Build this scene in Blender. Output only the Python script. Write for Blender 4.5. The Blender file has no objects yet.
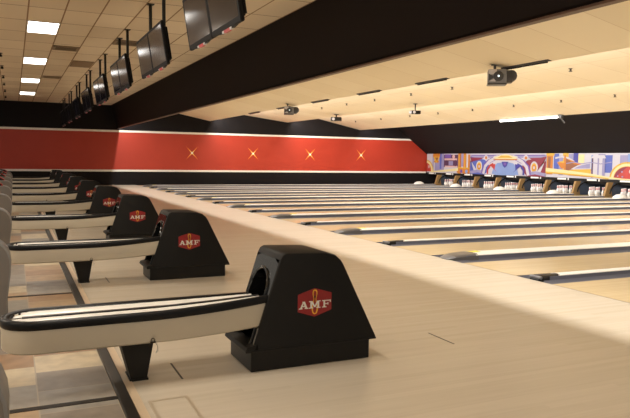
import bpy, bmesh, math, random
from mathutils import Vector, Matrix
random.seed(7)
S = bpy.context.scene
COL = S.collection
PITCH = 3.44            # one pair of lanes
WALL_Y = 33.45          # far side wall
FOUL_X = 5.56           # foul line
MASK_X = 22.9           # plane of the masking mural

# ------------------------------------------------------------------ materials
def nt(name):
    m = bpy.data.materials.new(name); m.use_nodes = True
    b = m.node_tree.nodes['Principled BSDF']
    return m, m.node_tree, b

def mat(name, col, rough=.5, metal=0., spec=.5, coat=0., emit=None, es=0., bump=0., bscale=60., vary=0.):
    m, t, b = nt(name)
    b.inputs['Base Color'].default_value = (*col, 1)
    b.inputs['Roughness'].default_value = rough
    b.inputs['Metallic'].default_value = metal
    b.inputs['Specular IOR Level'].default_value = spec
    b.inputs['Coat Weight'].default_value = coat
    b.inputs['Coat Roughness'].default_value = .08
    if emit:
        b.inputs['Emission Color'].default_value = (*emit, 1)
        b.inputs['Emission Strength'].default_value = es
    n = t.nodes
    tc = n.new('ShaderNodeTexCoord')
    nz = n.new('ShaderNodeTexNoise'); nz.inputs['Scale'].default_value = bscale; nz.inputs['Detail'].default_value = 3
    t.links.new(tc.outputs['Object'], nz.inputs['Vector'])
    if vary > 0:
        mx = n.new('ShaderNodeMix'); mx.data_type = 'RGBA'
        mx.inputs['A'].default_value = (*[c * (1 - vary) for c in col], 1)
        mx.inputs['B'].default_value = (*[min(1, c * (1 + vary)) for c in col], 1)
        t.links.new(nz.outputs['Fac'], mx.inputs['Factor']); t.links.new(mx.outputs['Result'], b.inputs['Base Color'])
    if bump > 0:
        bp = n.new('ShaderNodeBump'); bp.inputs['Strength'].default_value = bump; bp.inputs['Distance'].default_value = .01
        t.links.new(nz.outputs['Fac'], bp.inputs['Height']); t.links.new(bp.outputs['Normal'], b.inputs['Normal'])
    return m

def mth(t, op, a, b=None, c=None):
    n = t.nodes.new('ShaderNodeMath'); n.operation = op
    for i, v in enumerate((a, b, c)):
        if v is None: continue
        if isinstance(v, (int, float)): n.inputs[i].default_value = v
        else: t.links.new(v, n.inputs[i])
    return n.outputs[0]

def wood(name, c1, c2, board, rough, length=2.6, dark=.0):
    """strip boards that run along X"""
    m, t, b = nt(name)
    n = t.nodes
    tc = n.new('ShaderNodeTexCoord'); sp = n.new('ShaderNodeSeparateXYZ')
    t.links.new(tc.outputs['Object'], sp.inputs[0])
    row = mth(t, 'FLOOR', mth(t, 'DIVIDE', sp.outputs['Y'], board))
    wn = n.new('ShaderNodeTexWhiteNoise'); wn.noise_dimensions = '1D'; t.links.new(row, wn.inputs['W'])
    xo = mth(t, 'ADD', mth(t, 'DIVIDE', sp.outputs['X'], length), mth(t, 'MULTIPLY', wn.outputs['Value'], 7.3))
    cell = n.new('ShaderNodeCombineXYZ')
    t.links.new(mth(t, 'FLOOR', xo), cell.inputs[0]); t.links.new(row, cell.inputs[1])
    w2 = n.new('ShaderNodeTexWhiteNoise'); w2.noise_dimensions = '2D'; t.links.new(cell.outputs[0], w2.inputs['Vector'])
    sc = n.new('ShaderNodeMapping'); sc.inputs['Scale'].default_value = (.9, 26, 1)
    t.links.new(tc.outputs['Object'], sc.inputs['Vector'])
    nz = n.new('ShaderNodeTexNoise'); nz.inputs['Scale'].default_value = 1.6; nz.inputs['Detail'].default_value = 5
    t.links.new(sc.outputs[0], nz.inputs['Vector'])
    f = mth(t, 'ADD', mth(t, 'MULTIPLY', w2.outputs['Value'], .32), mth(t, 'MULTIPLY', nz.outputs['Fac'], .75))
    mx = n.new('ShaderNodeMix'); mx.data_type = 'RGBA'
    mx.inputs['A'].default_value = (*c1, 1); mx.inputs['B'].default_value = (*c2, 1)
    t.links.new(f, mx.inputs['Factor'])
    t.links.new(mx.outputs['Result'], b.inputs['Base Color'])
    b.inputs['Roughness'].default_value = rough
    b.inputs['Specular IOR Level'].default_value = .45
    return m

def tile_floor():
    m, t, b = nt('floor_tile')
    n = t.nodes
    tc = n.new('ShaderNodeTexCoord'); sp = n.new('ShaderNodeSeparateXYZ')
    t.links.new(tc.outputs['Object'], sp.inputs[0])
    gx = mth(t, 'DIVIDE', mth(t, 'SUBTRACT', sp.outputs['X'], .10), .415)
    col = mth(t, 'FLOOR', gx)
    gy = mth(t, 'ADD', mth(t, 'DIVIDE', sp.outputs['Y'], .37), mth(t, 'MULTIPLY', col, .37))
    row = mth(t, 'FLOOR', gy)
    cell = n.new('ShaderNodeCombineXYZ'); t.links.new(col, cell.inputs[0]); t.links.new(row, cell.inputs[1])
    wn = n.new('ShaderNodeTexWhiteNoise'); wn.noise_dimensions = '2D'; t.links.new(cell.outputs[0], wn.inputs['Vector'])
    cr = n.new('ShaderNodeValToRGB'); cr.color_ramp.interpolation = 'CONSTANT'
    e = cr.color_ramp.elements
    cols = [(.42, .29, .17), (.56, .46, .31), (.25, .21, .17), (.47, .36, .22), (.60, .50, .34), (.33, .20, .11), (.30, .27, .23)]
    e[0].color = (*cols[0], 1); e[1].position = 1 / 7; e[1].color = (*cols[1], 1)
    for i in range(2, 7):
        k = e.new(i / 7); k.color = (*cols[i], 1)
    t.links.new(wn.outputs['Value'], cr.inputs['Fac'])
    nz = n.new('ShaderNodeTexNoise'); nz.inputs['Scale'].default_value = 9; nz.inputs['Detail'].default_value = 6
    t.links.new(tc.outputs['Object'], nz.inputs['Vector'])
    hv = n.new('ShaderNodeHueSaturation'); t.links.new(cr.outputs[0], hv.inputs['Color'])
    t.links.new(mth(t, 'ADD', .6, mth(t, 'MULTIPLY', nz.outputs['Fac'], .8)), hv.inputs['Value'])
    fx = mth(t, 'FRACT', gx); fy = mth(t, 'FRACT', gy)
    g = mth(t, 'MAXIMUM', mth(t, 'LESS_THAN', fx, .02), mth(t, 'LESS_THAN', fy, .016))
    mx = n.new('ShaderNodeMix'); mx.data_type = 'RGBA'
    t.links.new(g, mx.inputs['Factor']); t.links.new(hv.outputs[0], mx.inputs['A']); mx.inputs['B'].default_value = (.40, .33, .24, 1)
    t.links.new(mx.outputs['Result'], b.inputs['Base Color'])
    b.inputs['Roughness'].default_value = .35
    return m

def ceiling_tiles():
    m, t, b = nt('ceiling_tile')
    n = t.nodes
    tc = n.new('ShaderNodeTexCoord'); sp = n.new('ShaderNodeSeparateXYZ')
    t.links.new(tc.outputs['Object'], sp.inputs[0])
    gx = mth(t, 'DIVIDE', mth(t, 'SUBTRACT', sp.outputs['X'], .287), .587)
    gy = mth(t, 'DIVIDE', mth(t, 'SUBTRACT', sp.outputs['Y'], 13.5), 1.245)
    cell = n.new('ShaderNodeCombineXYZ')
    t.links.new(mth(t, 'FLOOR', gx), cell.inputs[0]); t.links.new(mth(t, 'FLOOR', gy), cell.inputs[1])
    wn = n.new('ShaderNodeTexWhiteNoise'); wn.noise_dimensions = '2D'; t.links.new(cell.outputs[0], wn.inputs['Vector'])
    mx = n.new('ShaderNodeMix'); mx.data_type = 'RGBA'
    mx.inputs['A'].default_value = (.74, .62, .46, 1); mx.inputs['B'].default_value = (.85, .73, .56, 1)
    t.links.new(wn.outputs['Value'], mx.inputs['Factor'])
    ax = mth(t, 'ABSOLUTE', mth(t, 'SUBTRACT', mth(t, 'FRACT', gx), .5))
    ay = mth(t, 'ABSOLUTE', mth(t, 'SUBTRACT', mth(t, 'FRACT', gy), .5))
    g = mth(t, 'MAXIMUM', mth(t, 'GREATER_THAN', ax, .478), mth(t, 'GREATER_THAN', ay, .489))
    m2 = n.new('ShaderNodeMix'); m2.data_type = 'RGBA'
    t.links.new(g, m2.inputs['Factor']); t.links.new(mx.outputs['Result'], m2.inputs['A']); m2.inputs['B'].default_value = (.30, .18, .09, 1)
    t.links.new(m2.outputs['Result'], b.inputs['Base Color'])
    b.inputs['Roughness'].default_value = .9
    nz = n.new('ShaderNodeTexNoise'); nz.inputs['Scale'].default_value = 55
    t.links.new(tc.outputs['Object'], nz.inputs['Vector'])
    bp = n.new('ShaderNodeBump'); bp.inputs['Strength'].default_value = .25; bp.inputs['Distance'].default_value = .01
    t.links.new(nz.outputs['Fac'], bp.inputs['Height']); t.links.new(bp.outputs['Normal'], b.inputs['Normal'])
    return m

def baffle_panels():
    m, t, b = nt('baffle_panel')
    n = t.nodes
    tc = n.new('ShaderNodeTexCoord'); sp = n.new('ShaderNodeSeparateXYZ')
    t.links.new(tc.outputs['Object'], sp.inputs[0])
    gy = mth(t, 'DIVIDE', sp.outputs['Y'], 1.22); gx = mth(t, 'DIVIDE', sp.outputs['X'], 2.35)
    cell = n.new('ShaderNodeCombineXYZ')
    t.links.new(mth(t, 'FLOOR', gx), cell.inputs[0]); t.links.new(mth(t, 'FLOOR', gy), cell.inputs[1])
    wn = n.new('ShaderNodeTexWhiteNoise'); wn.noise_dimensions = '2D'; t.links.new(cell.outputs[0], wn.inputs['Vector'])
    mx = n.new('ShaderNodeMix'); mx.data_type = 'RGBA'
    mx.inputs['A'].default_value = (.78, .695, .53, 1); mx.inputs['B'].default_value = (.83, .75, .59, 1)
    t.links.new(wn.outputs['Value'], mx.inputs['Factor'])
    g = mth(t, 'LESS_THAN', mth(t, 'FRACT', gy), .012)
    g2 = mth(t, 'MAXIMUM', g, mth(t, 'LESS_THAN', mth(t, 'FRACT', gx), .006))
    m2 = n.new('ShaderNodeMix'); m2.data_type = 'RGBA'
    t.links.new(mth(t, 'MULTIPLY', g2, .45), m2.inputs['Factor']); t.links.new(mx.outputs['Result'], m2.inputs['A']); m2.inputs['B'].default_value = (.42, .28, .14, 1)
    t.links.new(m2.outputs['Result'], b.inputs['Base Color'])
    b.inputs['Roughness'].default_value = .8
    return m

M = dict(
    tile=tile_floor(),
    approach=wood('approach_maple', (.56, .485, .375), (.68, .60, .49), .054, .27),
    lane=wood('lane_maple', (.62, .455, .24), (.78, .62, .38), .027, .17, 6.0),
    ceil=ceiling_tiles(), baffle=baffle_panels(),
    black_wall=mat('black_painted_wall', (.012, .010, .011), .7, spec=.15, bump=.15, bscale=40),
    soffit=mat('dark_brown_painted_soffit', (.014, .009, .008), .7, spec=.15, bump=.1, bscale=30),
    soffit_edge=mat('stained_wood_edge', (.10, .045, .022), .5, vary=.2, bscale=8),
    red=mat('red_painted_wall', (.46, .040, .018), .5, vary=.05, bscale=3, bump=.05),
    rail=mat('white_wall_rail', (.92, .90, .84), .4),
    black=mat('black_powder_coat', (.010, .009, .008), .45, spec=.25, vary=.15, bscale=14),
    hood=mat('black_moulded_plastic', (.009, .008, .007), .5, spec=.22, vary=.1, bscale=20, bump=.05),
    gloss=mat('glossy_black_plastic', (.008, .008, .008), .12, coat=.5),
    rubber=mat('black_rubber', (.008, .008, .009), .32, spec=.2),
    cream=mat('cream_fibreglass', (.52, .46, .36), .32, vary=.03, bscale=5),
    white=mat('white_glossy_tray', (.90, .88, .82), .30, coat=.15),
    chrome=mat('chrome', (.75, .75, .75), .15, metal=1),
    em_red=mat('emblem_red', (.27, .011, .013), .4, vary=.08, bscale=30),
    em_gold=mat('emblem_gold', (.80, .42, .04), .4),
    em_white=mat('emblem_white', (.80, .78, .72), .4),
    grey=mat('grey_moulded_shell', (.235, .23, .225), .42, vary=.06, bscale=12),
    greyd=mat('taupe_side_panel', (.17, .152, .135), .5, vary=.06, bscale=12),
    red_trim=mat('red_plastic_trim', (.35, .02, .015), .35),
    steel=mat('dark_steel_trim', (.018, .014, .011), .4, metal=.3),
    hatch_edge=mat('worn_maple_seam', (.45, .37, .27), .4, vary=.1, bscale=9),
    edge=mat('pale_edge_board', (.62, .48, .33), .4, vary=.08, bscale=9),
    screen=mat('dark_glass_screen', (.016, .016, .026), .12, spec=.5),
    bezel=mat('black_bezel', (.007, .006, .006), .55, spec=.15),
    badge_silver=mat('silver_badge', (.6, .6, .6), .3, metal=.6),
    badge_red=mat('red_badge', (.65, .03, .03), .35),
    diffuser=mat('lit_diffuser', (.9, .9, .9), .5, emit=(1, .96, .90), es=6.0),
    tube=mat('lit_tube', (.9, .9, .9), .5, emit=(1, .97, .92), es=4.0),
    lamp_dot=mat('lit_lens', (.8, .9, 1), .2, emit=(.75, .9, 1), es=1.5),
    frame=mat('white_metal_frame', (.62, .56, .46), .5),
    vent=mat('tan_metal_vent', (.30, .22, .14), .6),
    ventd=mat('dark_vent_slot', (.05, .035, .022), .7),
    retgrille=mat('brown_return_grille', (.26, .17, .095), .8, bump=.4, bscale=120),
    dgrey=mat('dark_grey_metal', (.075, .075, .08), .4, metal=.3, vary=.15, bscale=20),
    mgrey=mat('grey_housing', (.22, .22, .24), .4, vary=.2, bscale=14),
    lgrey=mat('pale_grey_housing', (.62, .60, .64), .4),
    gutter=mat('grey_gutter', (.165, .165, .195), .65, spec=.2),
    capping=mat('white_capping', (.88, .86, .80), .35),
    div_side=mat('grey_divider_side', (.14, .14, .17), .75, spec=.15),
    nose=mat('grey_rubber_nose', (.085, .078, .075), .3, spec=.7),
    nose_shine=mat('polished_nose', (.22, .22, .23), .3, metal=.4),
    yellow=mat('yellow_marker', (.85, .72, .05), .5),
    pin_white=mat('pin_white', (.85, .84, .84), .25),
    pin_red=mat('pin_red', (.60, .03, .05), .3),
    kick=mat('tan_kickback_board', (.33, .20, .075), .6, vary=.2, bscale=6),
    pit=mat('dark_pit', (.010, .010, .012), .7),
    cushion=mat('slate_blue_cushion', (.075, .095, .14), .7, vary=.2, bscale=9),
    plate=mat('white_number_plate', (.80, .80, .78), .4),
    star_o=mat('star_orange', (.95, .30, .04), .5),
    star_y=mat('star_yellow', (1., .70, .22), .5),
    star_w=mat('star_white', (.95, .95, .95), .4),
    # mural paints
    p_lav=mat('mural_lavender', (0.238, 0.224, 0.396), .45, vary=.25, bscale=1.5),
    p_white=mat('mural_white', (0.475, 0.462, 0.528), .45, vary=.06, bscale=2),
    p_blue=mat('mural_blue', (0.066, 0.099, 0.383), .45, vary=.2, bscale=2),
    p_sky=mat('mural_sky', (0.178, 0.264, 0.515), .45, vary=.15, bscale=2),
    p_navy=mat('mural_navy', (0.04, 0.04, 0.264), .45, vary=.2, bscale=2),
    p_org=mat('mural_orange', (0.475, 0.165, 0.02), .45, vary=.15, bscale=2),
    p_gold=mat('mural_gold', (0.561, 0.343, 0.04), .45, vary=.1, bscale=2),
    p_pale=mat('mural_pale_yellow', (0.647, 0.568, 0.297), .45, vary=.08, bscale=2),
    p_red=mat('mural_red', (0.409, 0.04, 0.033), .45, vary=.2, bscale=2),
    p_maroon=mat('mural_maroon', (0.198, 0.02, 0.046), .45, vary=.2, bscale=2),
    p_plum=mat('mural_plum', (0.079, 0.033, 0.079), .45, vary=.3, bscale=2),
    p_brown=mat('mural_brown', (0.238, 0.086, 0.04), .45, vary=.2, bscale=2),
    p_violet=mat('mural_violet', (0.132, 0.073, 0.317), .45, vary=.2, bscale=2),
    p_pink=mat('mural_pink', (0.561, 0.363, 0.363), .45, vary=.1, bscale=2),
)

# ------------------------------------------------------------------ mesh helpers
class MB:
    def __init__(s): s.v = []; s.f = []; s.m = []; s.mats = []
    def mi(s, m):
        m = M[m] if isinstance(m, str) else m
        if m not in s.mats: s.mats.append(m)
        return s.mats.index(m)
    def add(s, vs, fs, m):
        o = len(s.v); k = s.mi(m); s.v += [tuple(v) for v in vs]
        for f in fs: s.f.append([o + i for i in f]); s.m.append(k)
        return s
    def box(s, x0, x1, y0, y1, z0, z1, m, bev=0., seg=2):
        bm = bmesh.new()
        bmesh.ops.create_cube(bm, size=1)
        for v in bm.verts:
            v.co = Vector((x0 + (v.co.x + .5) * (x1 - x0), y0 + (v.co.y + .5) * (y1 - y0), z0 + (v.co.z + .5) * (z1 - z0)))
        if bev > 0: bmesh.ops.bevel(bm, geom=bm.edges[:], offset=bev, segments=seg, affect='EDGES', profile=.5)
        return s.bm(bm, m)
    def bm(s, bm, m):
        bm.verts.index_update()
        s.add([v.co.copy() for v in bm.verts], [[v.index for v in f.verts] for f in bm.faces], m); bm.free(); return s
    def prism(s, pts, a, b, m, axis='y', bev=0., seg=2):
        """2-D outline extruded along an axis: y -> pts are (x,z); x -> pts are (y,z); z -> pts are (x,y)"""
        def P(p, t):
            return {'y': (p[0], t, p[1]), 'x': (t, p[0], p[1]), 'z': (p[0], p[1], t)}[axis]
        n = len(pts)
        bm = bmesh.new()
        A = [bm.verts.new(P(p, a)) for p in pts]; B = [bm.verts.new(P(p, b)) for p in pts]
        bm.faces.new(A); bm.faces.new(B[::-1])
        for i in range(n): bm.faces.new((A[i], B[i], B[(i + 1) % n], A[(i + 1) % n]))
        bmesh.ops.recalc_face_normals(bm, faces=bm.faces[:])
        if bev > 0:
            es = [e for e in bm.edges if e.calc_face_angle(0) > .35]
            bmesh.ops.bevel(bm, geom=es, offset=bev, segments=seg, affect='EDGES', profile=.5)
        return s.bm(bm, m)
    def tube(s, path, r, m, seg=8, cap=True):
        path = [Vector(p) for p in path]; rs = r if isinstance(r, (list, tuple)) else [r] * len(path)
        vs = []; fs = []
        for i, p in enumerate(path):
            d = (path[min(i + 1, len(path) - 1)] - path[max(i - 1, 0)]).normalized()
            u = d.orthogonal().normalized() if abs(d.z) > .95 else Vector((0, 0, 1)).cross(d).normalized()
            w = d.cross(u)
            for k in range(seg):
                a = 2 * math.pi * k / seg; vs.append(p + (u * math.cos(a) + w * math.sin(a)) * rs[i])
        for i in range(len(path) - 1):
            for k in range(seg):
                k2 = (k + 1) % seg; fs.append((i * seg + k, i * seg + k2, (i + 1) * seg + k2, (i + 1) * seg + k))
        if cap: fs += [tuple(range(seg))[::-1], tuple(range((len(path) - 1) * seg, len(path) * seg))]
        return s.add(vs, fs, m)
    def lathe(s, prof, c, m, seg=14, axis='z'):
        """prof: list of (radius, height)"""
        vs = []; fs = []
        for r, h in prof:
            for k in range(seg):
                a = 2 * math.pi * k / seg; x, y = r * math.cos(a), r * math.sin(a)
                q = {'z': (x, y, h), 'y': (x, h, y), 'x': (h, x, y)}[axis]
                vs.append((c[0] + q[0], c[1] + q[1], c[2] + q[2]))
        for i in range(len(prof) - 1):
            for k in range(seg):
                k2 = (k + 1) % seg; fs.append((i * seg + k, i * seg + k2, (i + 1) * seg + k2, (i + 1) * seg + k))
        fs += [tuple(range(seg))[::-1], tuple(range((len(prof) - 1) * seg, len(prof) * seg))]
        ms = m if isinstance(m, list) else None
        if ms is None: return s.add(vs, fs, m)
        o = len(s.v); s.v += vs
        for i, f in enumerate(fs):
            s.f.append([o + j for j in f]); ring = min(i // seg, len(prof) - 2) if i < (len(prof) - 1) * seg else (0 if i == len(fs) - 2 else len(prof) - 2)
            s.m.append(s.mi(ms[ring]))
        return s
    def build(s, name, parent=None, loc=(0, 0, 0), smooth=False, recalc=True):
        me = bpy.data.meshes.new(name); me.from_pydata(s.v, [], s.f)
        for m in s.mats: me.materials.append(m)
        for i, p in enumerate(me.polygons): p.material_index = s.m[i]
        if recalc:
            bm = bmesh.new(); bm.from_mesh(me); bmesh.ops.recalc_face_normals(bm, faces=bm.faces[:]); bm.to_mesh(me); bm.free()
        if smooth:
            for p in me.polygons: p.use_smooth = True
            me.set_sharp_from_angle(angle=math.radians(38))
        o = bpy.data.objects.new(name, me); COL.objects.link(o); o.location = loc
        if parent: o.parent = parent
        return o

def tag(o, label, cat, group=None):
    o['label'] = label; o['category'] = cat
    if group: o['group'] = group
    return o
def empty(name, loc, label, cat, group=None, rz=0.):
    o = bpy.data.objects.new(name, None); COL.objects.link(o); o.location = loc; o.rotation_euler = (0, 0, rz)
    o.empty_display_size = .2
    return tag(o, label, cat, group)
def struct(mb, name, **k):
    o = mb.build(name, **k); o['kind'] = 'structure'; return o
def dup(o, loc=None, label=None, parent=None):
    c = o.copy(); COL.objects.link(c)
    if parent: c.parent = parent
    if loc is not None: c.location = loc
    if label: c['label'] = label
    for ch in list(o.children): dup(ch, parent=c)
    return c

# ------------------------------------------------------------------ setting: floors
LEFT_X, NEAR_Y = -7.0, -3.0
struct(MB().box(LEFT_X, .52, NEAR_Y, WALL_Y, -.10, 0, 'tile'), 'floor')
struct(MB().box(.64, FOUL_X, NEAR_Y, WALL_Y, -.10, 0, 'approach'), 'floor')
t = MB(); t.box(.52, .585, NEAR_Y, WALL_Y, -.10, .022, 'steel', .006); struct(t, 'trim_1')
t = MB(); t.box(.585, .64, NEAR_Y, WALL_Y, -.10, .004, 'edge'); struct(t, 'trim_2')
t = MB()
for y in (3.80, 6.97, 10.30, 13.7): t.box(LEFT_X, .52, y - .024, y + .024, -.01, .004, 'steel')
struct(t, 'trim_3')
# foul line: thin dark gap
struct(MB().box(FOUL_X, FOUL_X + .015, NEAR_Y, WALL_Y, -.1, -.001, 'steel'), 'trim_4')

# lanes: division k sits at y = 5.86 + 1.72 k ; lanes lie between divisions
DIV0, HALF = 5.86, PITCH / 2
LANE_END = 24.2
def div_y(k): return DIV0 + HALF * k
def div_w(k): return .34 if k % 2 else .15
KMIN, KMAX = -2, 16
GUT = .225
for k in range(KMIN, KMAX):
    y0 = div_y(k) + div_w(k) / 2; y1 = div_y(k + 1) - div_w(k + 1) / 2
    if k + 1 == KMAX: y1 = min(y1, WALL_Y - .05)
    b = MB().box(FOUL_X + .015, LANE_END, y0 + GUT, y1 - GUT, -.10, 0, 'lane')
    struct(b, 'floor_lane')
    for ya in (y0, y1 - GUT):
        g = MB(); n = 8; vs = []; fs = []
        for i in range(n + 1):
            a = math.pi * i / n; yy = ya + GUT / 2 - math.cos(a) * GUT / 2; zz = -.005 - math.sin(a) * .075
            vs += [(FOUL_X + .015, yy, zz), (22.3, yy, zz)]
        for i in range(n): fs.append((2 * i, 2 * i + 1, 2 * i + 3, 2 * i + 2))
        g.add(vs, fs, 'gutter'); struct(g, 'floor_gutter', smooth=True, recalc=False)
struct(MB().box(FOUL_X + .015, 25.2, NEAR_Y, WALL_Y, -.30, -.105, 'pit'), 'floor_subfloor')

# ------------------------------------------------------------------ setting: far wall
w = MB()
w.box(LEFT_X, 25.2, WALL_Y, WALL_Y + .15, -.3, .70, 'black_wall')
w.box(LEFT_X, 25.2, WALL_Y, WALL_Y + .15, .70, 2.66, 'red')
w.box(LEFT_X, 25.2, WALL_Y, WALL_Y + .15, 2.66, 4.4, 'black_wall')
struct(w, 'wall_far')
struct(MB().box(LEFT_X, MASK_X, WALL_Y - .02, WALL_Y + .02, 2.60, 2.70, 'rail', .004), 'trim_5')
struct(MB().box(LEFT_X, MASK_X, WALL_Y - .02, WALL_Y + .02, .66, .76, 'rail', .004), 'trim_6')
struct(MB().box(25.05, 25.2, NEAR_Y, WALL_Y, -.3, 4.4, 'pit'), 'wall_right')

# tiled ceiling over the seating side
struct(MB().box(LEFT_X, 4.6, NEAR_Y, WALL_Y, 3.9, 4.0, 'ceil'), 'ceiling')
# dark slanted soffit above the foul line
def ext(pts_far, pts_near, m, name, ya=WALL_Y, yb=NEAR_Y):
    n = len(pts_far); vs = [(x, ya, z) for x, z in pts_far] + [(x, yb, z) for x, z in pts_near]
    fs = [(i, i + 1, n + i + 1, n + i) for i in range(n - 1)]
    return MB().add(vs, fs, m), name
b = MB().prism([(4.40, 3.93), (4.715, 2.835), (4.75, 2.80), (4.79, 2.80), (4.79, 4.35), (4.40, 4.35)], NEAR_Y, WALL_Y, 'soffit')
struct(b, 'beam')
struct(MB().box(4.70, 4.80, NEAR_Y, WALL_Y, 2.775, 2.80, 'soffit_edge', .004), 'trim_7')

# saw-tooth baffles over the lanes: each falls to a lip, the next starts high behind it
baf = [[(4.80, 4.30), (5.3, 4.10), (7.765, 3.625), (9.34, 3.318)],
       [(9.52, 3.93), (11.39, 3.686), (13.72, 3.40)],
       [(13.92, 4.02), (15.80, 3.631), (18.27, 3.127)],
       [(18.45, 3.78), (20.6, 3.70)]]
for i, pts in enumerate(baf):
    m = MB(); top = [(x, z + .05) for x, z in pts]
    m.prism(pts + top[::-1], NEAR_Y, WALL_Y, 'baffle')
    x, z = pts[-1]
    if i < 3:
        nx, nz = baf[i + 1][0]
        m.prism([(x, z), (x + .03, z), (x + .03, 4.4), (x, 4.4)], NEAR_Y, WALL_Y, 'baffle')
        m.prism([(x + .03, nz), (nx + .02, nz), (nx + .02, nz + .05), (x + .03, nz + .05)], NEAR_Y, WALL_Y, 'baffle')
    struct(m, 'ceiling_baffle')
# dark slanted masking above the lane ends
m = MB().prism([(20.5, 3.74), (20.84, 3.296), (MASK_X + .02, 1.82), (MASK_X + .10, 1.82), (MASK_X + .10, 3.74)], NEAR_Y, WALL_Y, 'black_wall')
struct(m, 'wall_masking')

# ------------------------------------------------------------------ ball returns
def stadium(inset, x_end, x_tip=-.085, yc=0., hw=.195, n=12):
    """open outline running from near hood, round the tip, back to the hood"""
    r = hw - inset; cx = x_tip + hw
    pts = [(x, yc - r) for x in [x_end - (x_end - cx) * i / 14 for i in range(14)]]
    for i in range(n + 1):
        a = -math.pi / 2 - math.pi * i / n; pts.append((cx + r * math.cos(a), yc + r * math.sin(a)))
    pts += [(x, yc + r) for x in [cx + (x_end - cx) * i / 14 for i in range(1, 15)]]
    return pts
def rise(x, y=0.):
    k = min(1., max(0., .5 - y / .39)) if x > .75 else 0.
    return k * rise0(x)
def rise0(x):
    return .052 * max(0, (x - .75) / .75) ** 1.7 if x > .75 else 0.
def risb(x):
    return .034 * max(0, (x - .85) / .6) ** 1.5 if x > .85 else 0.

RY = 4.145     # centre line of the nearest return
def letter_strips():
    """slab-serif A, M, F as convex strokes in unit boxes"""
    A = [[(.02, 0), (.22, 0), (.58, 1), (.40, 1)], [(.40, 1), (.62, 1), (.96, 0), (.70, 0)], [(.25, .28), (.75, .28), (.70, .42), (.30, .42)],
         [(-.10, 0), (.36, 0), (.36, .13), (-.06, .13)], [(.60, 0), (1.06, 0), (1.02, .13), (.60, .13)], [(.32, .9), (.62, .9), (.62, 1), (.32, 1)]]
    Mm = [[(.08, 0), (.24, 0), (.24, 1), (.08, 1)], [(.76, 0), (.92, 0), (.92, 1), (.76, 1)], [(.08, 1), (.28, 1), (.58, .15), (.44, .15)], [(.72, 1), (.92, 1), (.56, .15), (.42, .15)],
          [(-.04, 0), (.36, 0), (.36, .13), (-.04, .13)], [(.64, 0), (1.04, 0), (1.04, .13), (.64, .13)], [(-.04, .88), (.26, .88), (.26, 1), (-.04, 1)], [(.74, .88), (1.04, .88), (1.04, 1), (.74, 1)]]
    Ff = [[(.14, 0), (.34, 0), (.34, 1), (.14, 1)], [(0, 0), (.50, 0), (.50, .13), (0, .13)], [(0, .87), (1, .87), (1, 1), (0, 1)], [(.88, .68), (1, .68), (1, 1), (.88, 1)],
          [(.3, .44), (.68, .44), (.68, .57), (.3, .57)], [(.62, .34), (.72, .34), (.72, .68), (.62, .68)]]
    return A, Mm, Ff

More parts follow.
